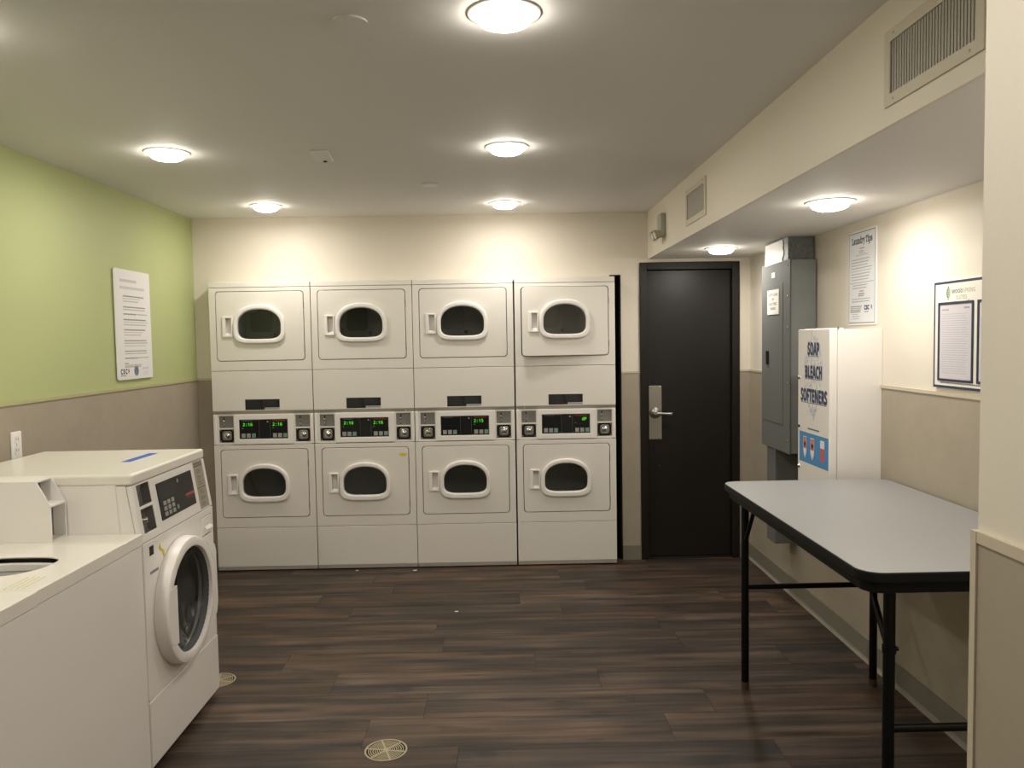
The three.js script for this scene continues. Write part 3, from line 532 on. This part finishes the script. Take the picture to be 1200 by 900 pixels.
// ---------------------------------------------------------------- left wall: sign and outlet
function lines(g, x, y, w, n, lh, th, color, jag = 0.25) { g.fillStyle = color; for (let i = 0; i < n; i++) { const l = w * (1 - jag * (((i * 37 + Math.floor(y) * 13) % 17) / 17)); let q = x; while (q < x + l) { const k = 5 + ((q * 5 + i * 11 + y) % 15); g.fillRect(q, y + i * lh, Math.min(k, x + l - q), th); q += k + 4; } } }
{
  const t = thing('rules_sign', 'white rounded sign of laundry rules hung on the green wall', 'sign', XL, 1.376, 4.611, Math.PI / 2);
  const s = rr(-0.219, 0, 0.219, 0.618, 0.014);
  obj('board', ext(s, 0.006, 0.012, 0.001), M.paper, t);
  for (const [x, y] of [[-0.17, 0.5], [0.17, 0.5], [-0.17, 0.1], [0.17, 0.1]]) obj('mounting_pad', box(x - 0.02, x + 0.02, y, y + 0.04, 0, 0.0065), M.white, t);
  const tex = canvasTex(1024, 1444, (g, W, H) => {
    const w = 512, h = 722; g.scale(2, 2);
    g.fillStyle = '#e9e6e4'; g.fillRect(0, 0, w, h);
    lines(g, 62, 52, 250, 1, 20, 19, '#bdbcbd', 0); lines(g, 62, 100, 370, 1, 20, 19, '#b5b3b5', 0);
    const blk = [[162, 2], [236, 1], [284, 0], [322, 2], [392, 2], [466, 2], [538, 1], [586, 0]];
    for (const [y, n] of blk) { lines(g, 100, y, n ? 350 : 200, 1, 16, 9, '#7c7874', 0.1); lines(g, 100, y + 18, 372, n, 18, 7, '#a9a5a1', 0.45); if (!n) lines(g, 306, y, 160, 1, 16, 7, '#a5a19d', 0.1); }
    lines(g, 92, 622, 60, 1, 10, 7, '#77736f', 0); lines(g, 92, 635, 290, 2, 11, 7, '#8b8680', 0.2);
    g.fillStyle = '#1f2224'; g.strokeStyle = '#1f2224'; g.lineWidth = 3; g.font = 'bold 46px sans-serif';
    [['C', 26], ['S', 62], ['C', 96]].forEach(([c, x]) => { g.fillText(c, x, 696, 34); g.strokeText(c, x, 696, 34); });
    g.beginPath(); g.moveTo(142, 660); g.quadraticCurveTo(160, 672, 146, 696); g.quadraticCurveTo(130, 680, 142, 660); g.fill();
    lines(g, 30, 703, 76, 1, 10, 8, '#7d7a78', 0);
    g.fillStyle = '#4d5f78'; g.beginPath(); g.ellipse(262, 680, 34, 36, 0, 0, 7); g.fill(); g.strokeStyle = '#aab4bf'; g.lineWidth = 5; g.beginPath(); g.ellipse(262, 680, 14, 36, 0, 0, 7); g.stroke();
    lines(g, 356, 658, 96, 1, 10, 14, '#c3c4ca', 0); lines(g, 370, 688, 84, 2, 14, 7, '#cccfd3', 0.2);
  });
  obj('print', plane(-0.207, 0.207, 0.012, 0.606, 0.0124), new THREE.MeshStandardMaterial({ map: tex, roughness: 0.7 }), t);
  const o = thing('wall_outlet', 'white duplex outlet on the taupe wainscot', 'outlet', XL + 0.004, 1.145, 3.462, Math.PI / 2);
  obj('cover_plate', box(-0.037, 0.037, -0.058, 0.058, 0, 0.006, 0.003), M.white, o);
  for (const y of [-0.024, 0.024]) { const r = obj('receptacle', ext(rr(-0.016, y - 0.018, 0.016, y + 0.018, 0.009), 0.004, 0.0085, 0.001), M.plastic, o); obj('slots', [box(-0.008, -0.006, y - 0.003, y + 0.007, 0.008, 0.009), box(0.006, 0.008, y - 0.003, y + 0.007, 0.008, 0.009)], M.dark, r); }
  obj('screw', latheZ([[0, 0.002], [0.004, 0]], 0, 0, 0.006, 10), M.steel, o);
}

// ---------------------------------------------------------------- right wall: posters (local x runs towards the viewer)
{
  const W2 = -Math.PI / 2;
  const t = thing('tips_poster', 'tall framed laundry tips poster above the white soap dispenser', 'poster', XR, 1.612, 3.815, W2);
  obj('frame', ext(rr(-0.146, -0.004, 0.146, 0.45, 0.006), 0, 0.008, 0.002), M.white, t);
  const tex = canvasTex(384, 600, (g, w, h) => {
    g.fillStyle = '#dfe0e2'; g.fillRect(0, 0, w, h); g.strokeStyle = '#6c7077'; g.lineWidth = 5; g.strokeRect(4, 4, w - 8, h - 8);
    g.fillStyle = '#333a52'; g.font = 'bold 56px serif'; g.textAlign = 'center'; g.fillText('Laundry Tips', w / 2, 76, 300); g.strokeStyle = '#333a52'; g.lineWidth = 4; g.strokeText('Laundry Tips', w / 2, 76, 300); g.textAlign = 'left';
    lines(g, 160, 104, 70, 1, 10, 9, '#c26a62', 0); lines(g, 150, 124, 90, 2, 13, 6, '#8b8d92', 0.3); lines(g, 110, 150, 170, 1, 10, 5, '#8b8d92', 0);
    lines(g, 40, 176, 310, 8, 19, 6, '#8e9095', 0.25); g.fillStyle = '#9a9ca0'; g.fillRect(20, 330, w - 40, 4); lines(g, 60, 346, 260, 2, 18, 6, '#8e9095', 0.3);
    lines(g, 165, 384, 60, 1, 10, 9, '#c26a62', 0); lines(g, 145, 402, 100, 2, 13, 8, '#70727a', 0.3); lines(g, 50, 436, 280, 2, 17, 6, '#8e9095', 0.15);
    lines(g, 30, 484, 170, 4, 12, 7, '#6e7078', 0.2); lines(g, 60, 536, 110, 3, 15, 5, '#9a9ca2', 0.3);
    g.fillStyle = '#363c52'; g.font = 'bold 40px sans-serif'; g.fillText('CSC', 232, 512, 92); g.strokeStyle = '#363c52'; g.lineWidth = 4; g.strokeText('CSC', 232, 512, 92); g.beginPath(); g.moveTo(332, 480); g.quadraticCurveTo(350, 490, 336, 514); g.quadraticCurveTo(322, 498, 332, 480); g.fill(); lines(g, 236, 522, 60, 1, 10, 7, '#7b7f8a', 0);
  });
  obj('print', plane(-0.14, 0.14, 0.004, 0.442, 0.0086), new THREE.MeshStandardMaterial({ map: tex, roughness: 0.55 }), t);

  const n = thing('notice_board', 'white notice board with navy border and two framed pages', 'notice board', XR, 1.349, 2.84, W2);
  // local x = 2.84 - Z
  const bx = (Z) => 2.84 - Z, x0 = bx(3.163), x1 = -x0 - 0.05;
  obj('board', box(x0, x1, 0, 0.414, 0, 0.012, 0.002), M.paper, n);
  const bt = canvasTex(1024, 760, (g, w, h) => {
    g.fillStyle = '#ece8dd'; g.fillRect(0, 0, w, h); g.strokeStyle = '#26304c'; g.lineWidth = 18; g.strokeRect(9, 9, w - 18, h - 18);
    // leaf emblem, two-tone lettering and swash
    const lx = 172, ly = 84; g.fillStyle = '#5f7563'; g.beginPath(); g.moveTo(lx, ly - 52); g.quadraticCurveTo(lx - 48, ly, lx, ly + 52); g.fill(); g.fillStyle = '#8da06b'; g.beginPath(); g.moveTo(lx, ly - 52); g.quadraticCurveTo(lx + 48, ly, lx, ly + 52); g.fill();
    g.strokeStyle = '#dfe0d2'; g.lineWidth = 3; for (let i = -2; i < 3; i++) { g.beginPath(); g.moveTo(lx - 22, ly + i * 16 - 8); g.lineTo(lx, ly + i * 16 + 8); g.lineTo(lx + 22, ly + i * 16 - 8); g.stroke(); }
    g.font = 'bold 40px sans-serif'; g.fillStyle = '#4f4f48'; g.fillText('WOOD', 212, 90, 128); g.fillStyle = '#93967c'; g.font = '40px sans-serif'; g.fillText('SPRING', 340, 90, 150); g.fillStyle = '#7f8468'; g.fillText('SUITES', 262, 134, 140);
    g.strokeStyle = '#8f9a5e'; g.lineWidth = 5; g.beginPath(); g.moveTo(250, 146); g.quadraticCurveTo(330, 172, 414, 140); g.stroke();
    g.fillStyle = '#4a4c52'; g.font = 'bold 22px sans-serif'; lines(g, 90, 716, 840, 1, 20, 12, '#6b6c70', 0);
  });
  obj('print', plane(x0 + 0.001, x1 - 0.001, 0.001, 0.413, 0.0125), new THREE.MeshStandardMaterial({ map: bt, roughness: 0.5 }), n);
  const pt = canvasTex(384, 512, (g, w, h) => { g.fillStyle = '#cfcbd0'; g.fillRect(0, 0, w, h); lines(g, 30, 34, 84, 1, 10, 9, '#8a8690', 0); lines(g, 290, 24, 60, 1, 10, 12, '#7f86a0', 0); for (let i = 0; i < 27; i++) lines(g, 34, 66 + i * 15.4, 310, 1, 10, 4, '#aaa5ae', 0.12); });
  const pm = new THREE.MeshStandardMaterial({ map: pt, roughness: 0.35 }), navy = std(0x232c46, 0.45);
  for (const [Z0, Z1] of [[3.127, 2.893], [2.868, 2.634]]) {
    const a = bx(Z0), b = bx(Z1), fr = rr(a, 0.028, b, 0.333, 0.003); fr.holes.push(rr(a + 0.0095, 0.0375, b - 0.0095, 0.3235, 0.003, THREE.Path));
    const f = obj('page_frame', ext(fr, 0.012, 0.0165, 0.001), navy, n);
    obj('page', plane(a + 0.008, b - 0.008, 0.036, 0.325, 0.0135), pm, f);
  }
}

// ---------------------------------------------------------------- electrical panel
{
  const t = thing('electrical_panel', 'tall grey electrical panel with a wiring duct below it', 'electrical panel', XR - 0.0095, 0, 4.6, -Math.PI / 2);
  const px = (Z) => 4.6 - Z;
  obj('enclosure', metreUV(box(px(4.832), px(4.367), 0.908, 1.978, 0, 0.1365, 0.003)), M.panelSide, t);
  const c = obj('cover', metreUV(box(px(4.836), px(4.363), 0.904, 1.982, 0.1365, 0.1445, 0.003)), M.panelGrey, t);
  const dr = obj('door', metreUV(box(px(4.79), px(4.47), 1.06, 1.86, 0.1445, 0.147, 0.001)), M.panelGrey, t);
  obj('latch', [box(px(4.735), px(4.7), 1.395, 1.475, 0.147, 0.1545, 0.003)], M.black, dr);
  for (const [Z, y] of [[4.4, 1.61], [4.4, 1.95], [4.4, 1.3], [4.4, 0.98], [4.4, 1.78]]) obj('screw', latheZ([[0, 0.004], [0.006, 0.002], [0.007, 0]], px(Z), y, 0.1445, 10), M.chrome, c);
  obj('small_tag', box(px(4.662), px(4.605), 1.898, 1.928, 0.1445, 0.145), M.paper, c);
  const nt = canvasTex(256, 256, (g, w, h) => { g.fillStyle = '#e8e5dc'; g.fillRect(0, 0, w, h); g.fillStyle = '#55524c'; g.textAlign = 'center'; g.font = 'bold 40px sans-serif'; ['KEEP CLEAR', 'OF', 'ELECTRIC', 'PANEL'].forEach((s, i) => g.fillText(s, w / 2, 64 + i * 48, 200)); });
  const nn = obj('notice', box(px(4.718), px(4.522), 1.685, 1.828, 0.147, 0.1507), M.paper, dr);
  obj('notice_print', plane(px(4.717), px(4.523), 1.686, 1.827, 0.1512), new THREE.MeshStandardMaterial({ map: nt, roughness: 0.7 }), t);
  // wireway on top, with a torn white sheet stuck on it
  obj('top_wireway', metreUV(box(px(4.775), px(4.40), 1.979, YS - 0.001, 0, 0.142, 0.002)), M.galv, t);
  const ws = new THREE.Shape([[4.772, 1.974], [4.48, 1.977], [4.485, 1.995], [4.468, 2.01], [4.462, 2.03], [4.475, 2.05], [4.47, 2.07], [4.478, 2.098], [4.77, 2.094]].map(([Z, y]) => new THREE.Vector2(px(Z), y)));
  obj('white_sheet', ext(ws, 0.145, 0.146), M.white, t).userData.label = 'torn white plastic sheet';
  obj('wiring_duct', metreUV(box(px(4.782), px(4.635), 0.335, 0.908, 0, 0.13, 0.002)), M.panelGrey, t);
}

// ---------------------------------------------------------------- soap dispenser
{
  const t = thing('soap_dispenser', 'white wall-mounted soap vending cabinet with blue picture strip', 'vending machine', XR, 0, 3.8, -Math.PI / 2);
  const px = (Z) => 3.8 - Z, F = XR - 1.487, B = XR - 1.524, y0 = 0.79, y1 = 1.592;
  obj('body', box(px(3.988), px(3.614), y0, y1 - 0.004, 0, B - 0.002, 0.003), M.soap, t);
  const dr = obj('door', box(px(3.992), px(3.61), y0 - 0.002, y1, B, F, 0.005), M.soap, t);
  obj('top_flange', [box(px(3.985), px(3.616), y1 - 0.005, y1 + 0.003, B - 0.03, B + 0.008, 0.001)], M.soap, t);
  obj('hinge_pin', rod([px(3.614), y1 - 0.002, B - 0.004], [px(3.614), y1 + 0.008, B - 0.004], 0.004), M.steel, t);
  const tex = canvasTex(512, 1024, (g, w, h) => {
    g.fillStyle = '#e6e1da'; g.fillRect(0, 0, w, h);
    const Y = (y) => (1.592 - y) / 0.802 * h, X = (Z) => (3.992 - Z) / 0.382 * w;
    // splash of pale water strokes
    let q = 7; const r = () => { q = (q * 16807) % 2147483647; return q / 2147483647; };
    for (let i = 0; i < 420; i++) { const a = r() * 6.283, d = Math.sqrt(r()), cx = w * 0.5 + Math.cos(a) * d * w * 0.30 * (1 - 0.35 * Math.max(0, Math.sin(a))), cy = h * 0.27 + Math.sin(a) * d * h * 0.26; g.strokeStyle = ['#b6bcc6', '#a3adba', '#c7cbd2', '#8e9bab', '#d5d6d8'][i % 5]; g.lineWidth = 2 + r() * 6; g.globalAlpha = 0.6; g.beginPath(); g.moveTo(cx, cy); g.quadraticCurveTo(cx + (r() - 0.5) * 60, cy + r() * 30, cx + (r() - 0.5) * 50, cy + (r() - 0.3) * 70); g.stroke(); }
    g.globalAlpha = 1; g.textAlign = 'center';
    const word = (s, Z0, Z1, ya, yb) => { const x0 = X(Z0), x1 = X(Z1), hh = Y(yb) - Y(ya); g.font = `bold ${Math.round(hh * 1.36)}px sans-serif`; for (const [c, o] of [['#8f98ab', 8], ['#23284a', 0]]) { g.fillStyle = c; g.fillText(s, (x0 + x1) / 2 + o, Y(yb) + o * 0.6, x1 - x0); g.strokeStyle = c; g.lineWidth = 5; g.strokeText(s, (x0 + x1) / 2 + o, Y(yb) + o * 0.6, x1 - x0); } g.fillStyle = '#6c7488'; g.fillRect(x0 + 8, Y(yb) + 7, x1 - x0 - 16, 4); };
    word('SOAP', 3.87, 3.725, 1.531, 1.47); word('BLEACH', 3.905, 3.69, 1.42, 1.36); word('SOFTENERS', 3.958, 3.632, 1.305, 1.243);
    g.fillStyle = '#474461'; g.fillRect(X(3.862), Y(1.113), X(3.722) - X(3.862), 8);
    const bx0 = X(3.972), bx1 = X(3.612), by0 = Y(1.088), by1 = Y(0.938); g.fillStyle = '#4a8ec6'; g.fillRect(bx0, by0, bx1 - bx0, by1 - by0);
    const bw = bx1 - bx0, bh = by1 - by0;
    for (const [u, s] of [[0.2, 0.9], [0.46, 1]]) {
      const cx = bx0 + u * bw, ww = 62 * s, top = by0 + bh * 0.14, H = bh * 0.72;
      g.fillStyle = '#e9e6e2'; g.beginPath(); g.moveTo(cx - ww / 2, top); g.lineTo(cx + ww / 2, top); g.lineTo(cx + ww / 2, top + H * 0.7); g.lineTo(cx, top + H); g.lineTo(cx - ww / 2, top + H * 0.7); g.fill();
      g.fillStyle = '#c9623a'; g.fillRect(cx - ww / 2 + 4, top + 6, ww - 8, H * 0.5); g.fillStyle = '#e08a54'; g.beginPath(); g.ellipse(cx, top + H * 0.16, ww * 0.28, H * 0.08, 0, 0, 7); g.fill(); g.fillStyle = '#26233a'; g.fillRect(cx - ww * 0.26, top + H * 0.28, ww * 0.52, H * 0.16);
    }
    { const cx = bx0 + 0.8 * bw, ww = 66, top = by0 + bh * 0.12, H = bh * 0.74; g.fillStyle = '#e6e4e0'; g.fillRect(cx - ww / 2, top, ww, H * 0.34); g.fillStyle = '#cf5b58'; g.beginPath(); g.moveTo(cx - ww / 2 + 3, top + H * 0.34); g.lineTo(cx + ww / 2 - 3, top + H * 0.34); g.lineTo(cx + ww / 2 - 6, top + H * 0.85); g.quadraticCurveTo(cx, top + H * 1.05, cx - ww / 2 + 6, top + H * 0.85); g.fill(); }
  });
  obj('print', plane(px(3.99), px(3.613), y0, y1 - 0.003, F + 0.0006), new THREE.MeshStandardMaterial({ map: tex, roughness: 0.4 }), dr);
  for (const y of [1.354, 0.908]) obj('lock', latheZ([[0, 0.01], [0.008, 0.01], [0.01, 0]], px(3.972), y, F, 14), M.chrome, dr);
  obj('lock', latheZ([[0, 0.006], [0.006, 0.006], [0.007, 0]], px(3.972), 1.11, F, 14), M.black, dr);
}

// ---------------------------------------------------------------- soffit grilles and emergency light
function grille(Z0, Z1, y0, y1, label, s) {
  const t = thing('air_grille', label, 'air grille', XS, 0, (Z0 + Z1) / 2, -Math.PI / 2, 'return air grilles on the soffit face');
  const h = (Z1 - Z0) / 2, m = 0.031, f = rr(-h, y0, h, y1, 0.003); f.holes.push(rr(-h + m, y0 + m, h - m, y1 - m, 0.0035, THREE.Path));
  const fr = obj('frame', ext(f, 0, 0.006, 0.002), M.vent, t);
  const sl = []; const n = 29, p = (2 * h - 2 * m) / n;
  for (let i = 0; i < n; i++) { const g = box(-p * 0.34, p * 0.34, y0 + m - 0.002, y1 - m + 0.002, -0.0007, 0.0007); g.rotateY(0.04); g.translate(-h + m + (i + 0.5) * p, 0, 0); sl.push(g); }
  obj('louvers', sl, M.ventSlat, t).userData.kind = 'stuff';
  for (const [x, y] of [[-h + 0.05, y0 + 0.014], [h - 0.05, y0 + 0.014], [-h + 0.05, y1 - 0.014], [h - 0.05, y1 - 0.014]]) obj('screw', latheZ([[0, 0.002], [0.004, 0]], x, y, 0.006, 10), M.steel, fr);
}
grille(...GRILLES[0], 'large painted air grille on the soffit face near the entrance corner', 1);
grille(...GRILLES[1], 'painted air grille on the soffit face beside the emergency light', 1);
{
  const t = thing('emergency_light', 'grey emergency light with twin lamp heads on the soffit face', 'emergency light', XS, 2.19, 4.99, -Math.PI / 2);
  obj('housing', box(-0.06, 0.05, 0.0, 0.14, 0, 0.034, 0.008), M.emergency, t);
  for (const x of [-0.045, 0.03]) {
    const y = 0.008, hd = obj('lamp_head', [latheZ([[0, -0.03], [0.018, -0.028], [0.03, -0.005], [0.033, 0.012], [0.029, 0.012]], 0, 0, 0, 24).rotateX(0.35).translate(x, y, 0.058), rod([x, 0.01, 0.018], [x, y, 0.045], 0.008)], M.emergency, t);
    obj('lamp_lens', latheZ([[0, 0.016], [0.02, 0.014], [0.03, 0.01]], 0, 0, 0, 20).rotateX(0.35).translate(x, y, 0.058), M.chrome, hd);
  }
}

// ---------------------------------------------------------------- folding table
{
  const t = thing('folding_table', 'tall grey-topped folding table with black edge and legs', 'table', 1.348, 0, 2.845);
  // local x = X - 1.348, local z = 2.845 - Z
  const H = 0.912, x0 = -0.373, x1 = 0.371, z0 = -0.705, z1 = 0.712, flat = (g, y) => { g.rotateX(Math.PI / 2); g.translate(0, y, 0); return g; };
  const sh = rr(x0 + 0.003, z0 + 0.003, x1 - 0.003, z1 - 0.003, 0.062);
  const top = flat(ext(sh, 0, 0.008, 0), H); obj('tabletop', metreUV(top), M.tableTop, t);
  obj('edge_band', flat(ext(rr(x0, z0, x1, z1, 0.064), 0, 0.03, 0.004, 10), H - 0.0008), M.tableEdge, t);
  const ap = rr(x0 + 0.02, z0 + 0.02, x1 - 0.02, z1 - 0.02, 0.05); ap.holes.push(rr(x0 + 0.026, z0 + 0.026, x1 - 0.026, z1 - 0.026, 0.045, THREE.Path));
  obj('apron', flat(ext(ap, 0, 0.034, 0), H - 0.029), M.tableEdge, t);
  for (const [z, dir] of [[-0.61, 1], [0.625, -1]]) {
    const xa = z < 0 ? -0.294 : -0.258;
    for (const x of [xa, 0.277]) {
      const leg = obj('leg', rod([x, 0.03, z], [x, H - 0.03, z], 0.0165, 18), M.tableLeg, t);
      obj('foot_glide', new THREE.CylinderGeometry(0.0175, 0.0165, 0.032, 18).translate(x, 0.016, z), M.glide, leg);
      obj('brace', [rod([x, 0.655, z], [x, 0.735, z + dir * 0.06], 0.009), rod([x, 0.735, z + dir * 0.06], [x, H - 0.04, z + dir * 0.16], 0.009), new THREE.SphereGeometry(0.009, 12, 8).translate(x, 0.735, z + dir * 0.06)], M.tableLeg, t);
    }
    const y = z < 0 ? 0.458 : 0.432;
    obj('stretcher', rod([xa, y, z], [0.277, y, z], 0.012, 14), M.tableLeg, t);
    obj('top_bar', rod([-0.31, H - 0.045, z], [0.29, H - 0.045, z], 0.014, 14), M.tableLeg, t);
  }
  obj('lock_collar', [rod([-0.258, 0.655, 0.625], [-0.258, 0.675, 0.625], 0.0195), rod([-0.258, 0.665, 0.625], [-0.232, 0.665, 0.625], 0.006)], M.tableLeg, t);
}

// ---------------------------------------------------------------- floor drains and scraps
function drainGrate(X, Z, turn, label, r) {
  const t = thing('floor_drain', label, 'floor drain', X, 0, Z, turn);
  const top = 0.0022, flat = (s, y0, y1) => { const g = ext(s, y0, y1, 0, 24); g.rotateX(-Math.PI / 2); return g; };
  const ringS = (a, b) => { const s = new THREE.Shape(); s.absarc(0, 0, a, 0, Math.PI * 2); const p = new THREE.Path(); p.absarc(0, 0, b, 0, Math.PI * 2); s.holes.push(p); return s; };
  const bits = [];
  for (let k = 1; k < 8; k++) bits.push(flat(ringS(r * (0.12 + k * 0.102), r * (0.12 + k * 0.102) - r * 0.044), 0.0006, top - 0.0003));
  for (let k = 0; k < 6; k++) { const g = box(-r * 0.035, r * 0.035, 0.0005, top, -r * 0.93, -r * 0.1); g.rotateY(k * Math.PI / 3); bits.push(g); }
  bits.push(box(-r * 0.12, r * 0.12, 0.0005, top, -r * 0.14, r * 0.14));
  obj('rim', flat(ringS(r, r * 0.92), 0.0002, top + 0.0004), M.drain, t);
  obj('grate', bits, M.drain, t);
  obj('sump', new THREE.CircleGeometry(r * 0.95, 32).rotateX(-Math.PI / 2).translate(0, 0.0004, 0), M.dark, t);
}
drainGrate(-0.473, 2.983, 0.35, 'round beige slotted drain grate out in the open floor', 0.0815);
drainGrate(-1.352, 3.655, 0.2, 'round beige drain grate beside the front-loading washer', 0.078);
for (const [X, Z, s, label] of [[-1.022, 5.402, 0.011, 'tiny white paper scrap below the dryer with the yellow sticker'], [-0.622, 5.376, 0.016, 'white paper scrap on floor where the middle two dryers meet'], [-0.291, 4.532, 0.012, 'small pale paper scrap on the open floor before the third dryer']]) {
  const sh = new THREE.Shape([[-1, -0.3], [-0.4, -0.55], [0.3, -0.35], [1, -0.45], [0.85, 0.25], [0.2, 0.5], [-0.5, 0.3]].map(([a, b]) => new THREE.Vector2(a * s, b * s)));
  const g = ext(sh, 0, 0.0012); const p = g.attributes.position; for (let i = 0; i < p.count; i++) p.setZ(i, p.getZ(i) + 0.35 * Math.abs(p.getX(i)) ** 1.0); g.computeVertexNormals(); g.rotateX(-Math.PI / 2); g.translate(X, 0.0004, -Z);
  tag(obj('paper_scrap', g, M.paper), label, 'paper scrap');
}

scene.traverse((o) => { if (o.isMesh) { o.castShadow = true; o.receiveShadow = true; } });
renderer.render(scene, camera);
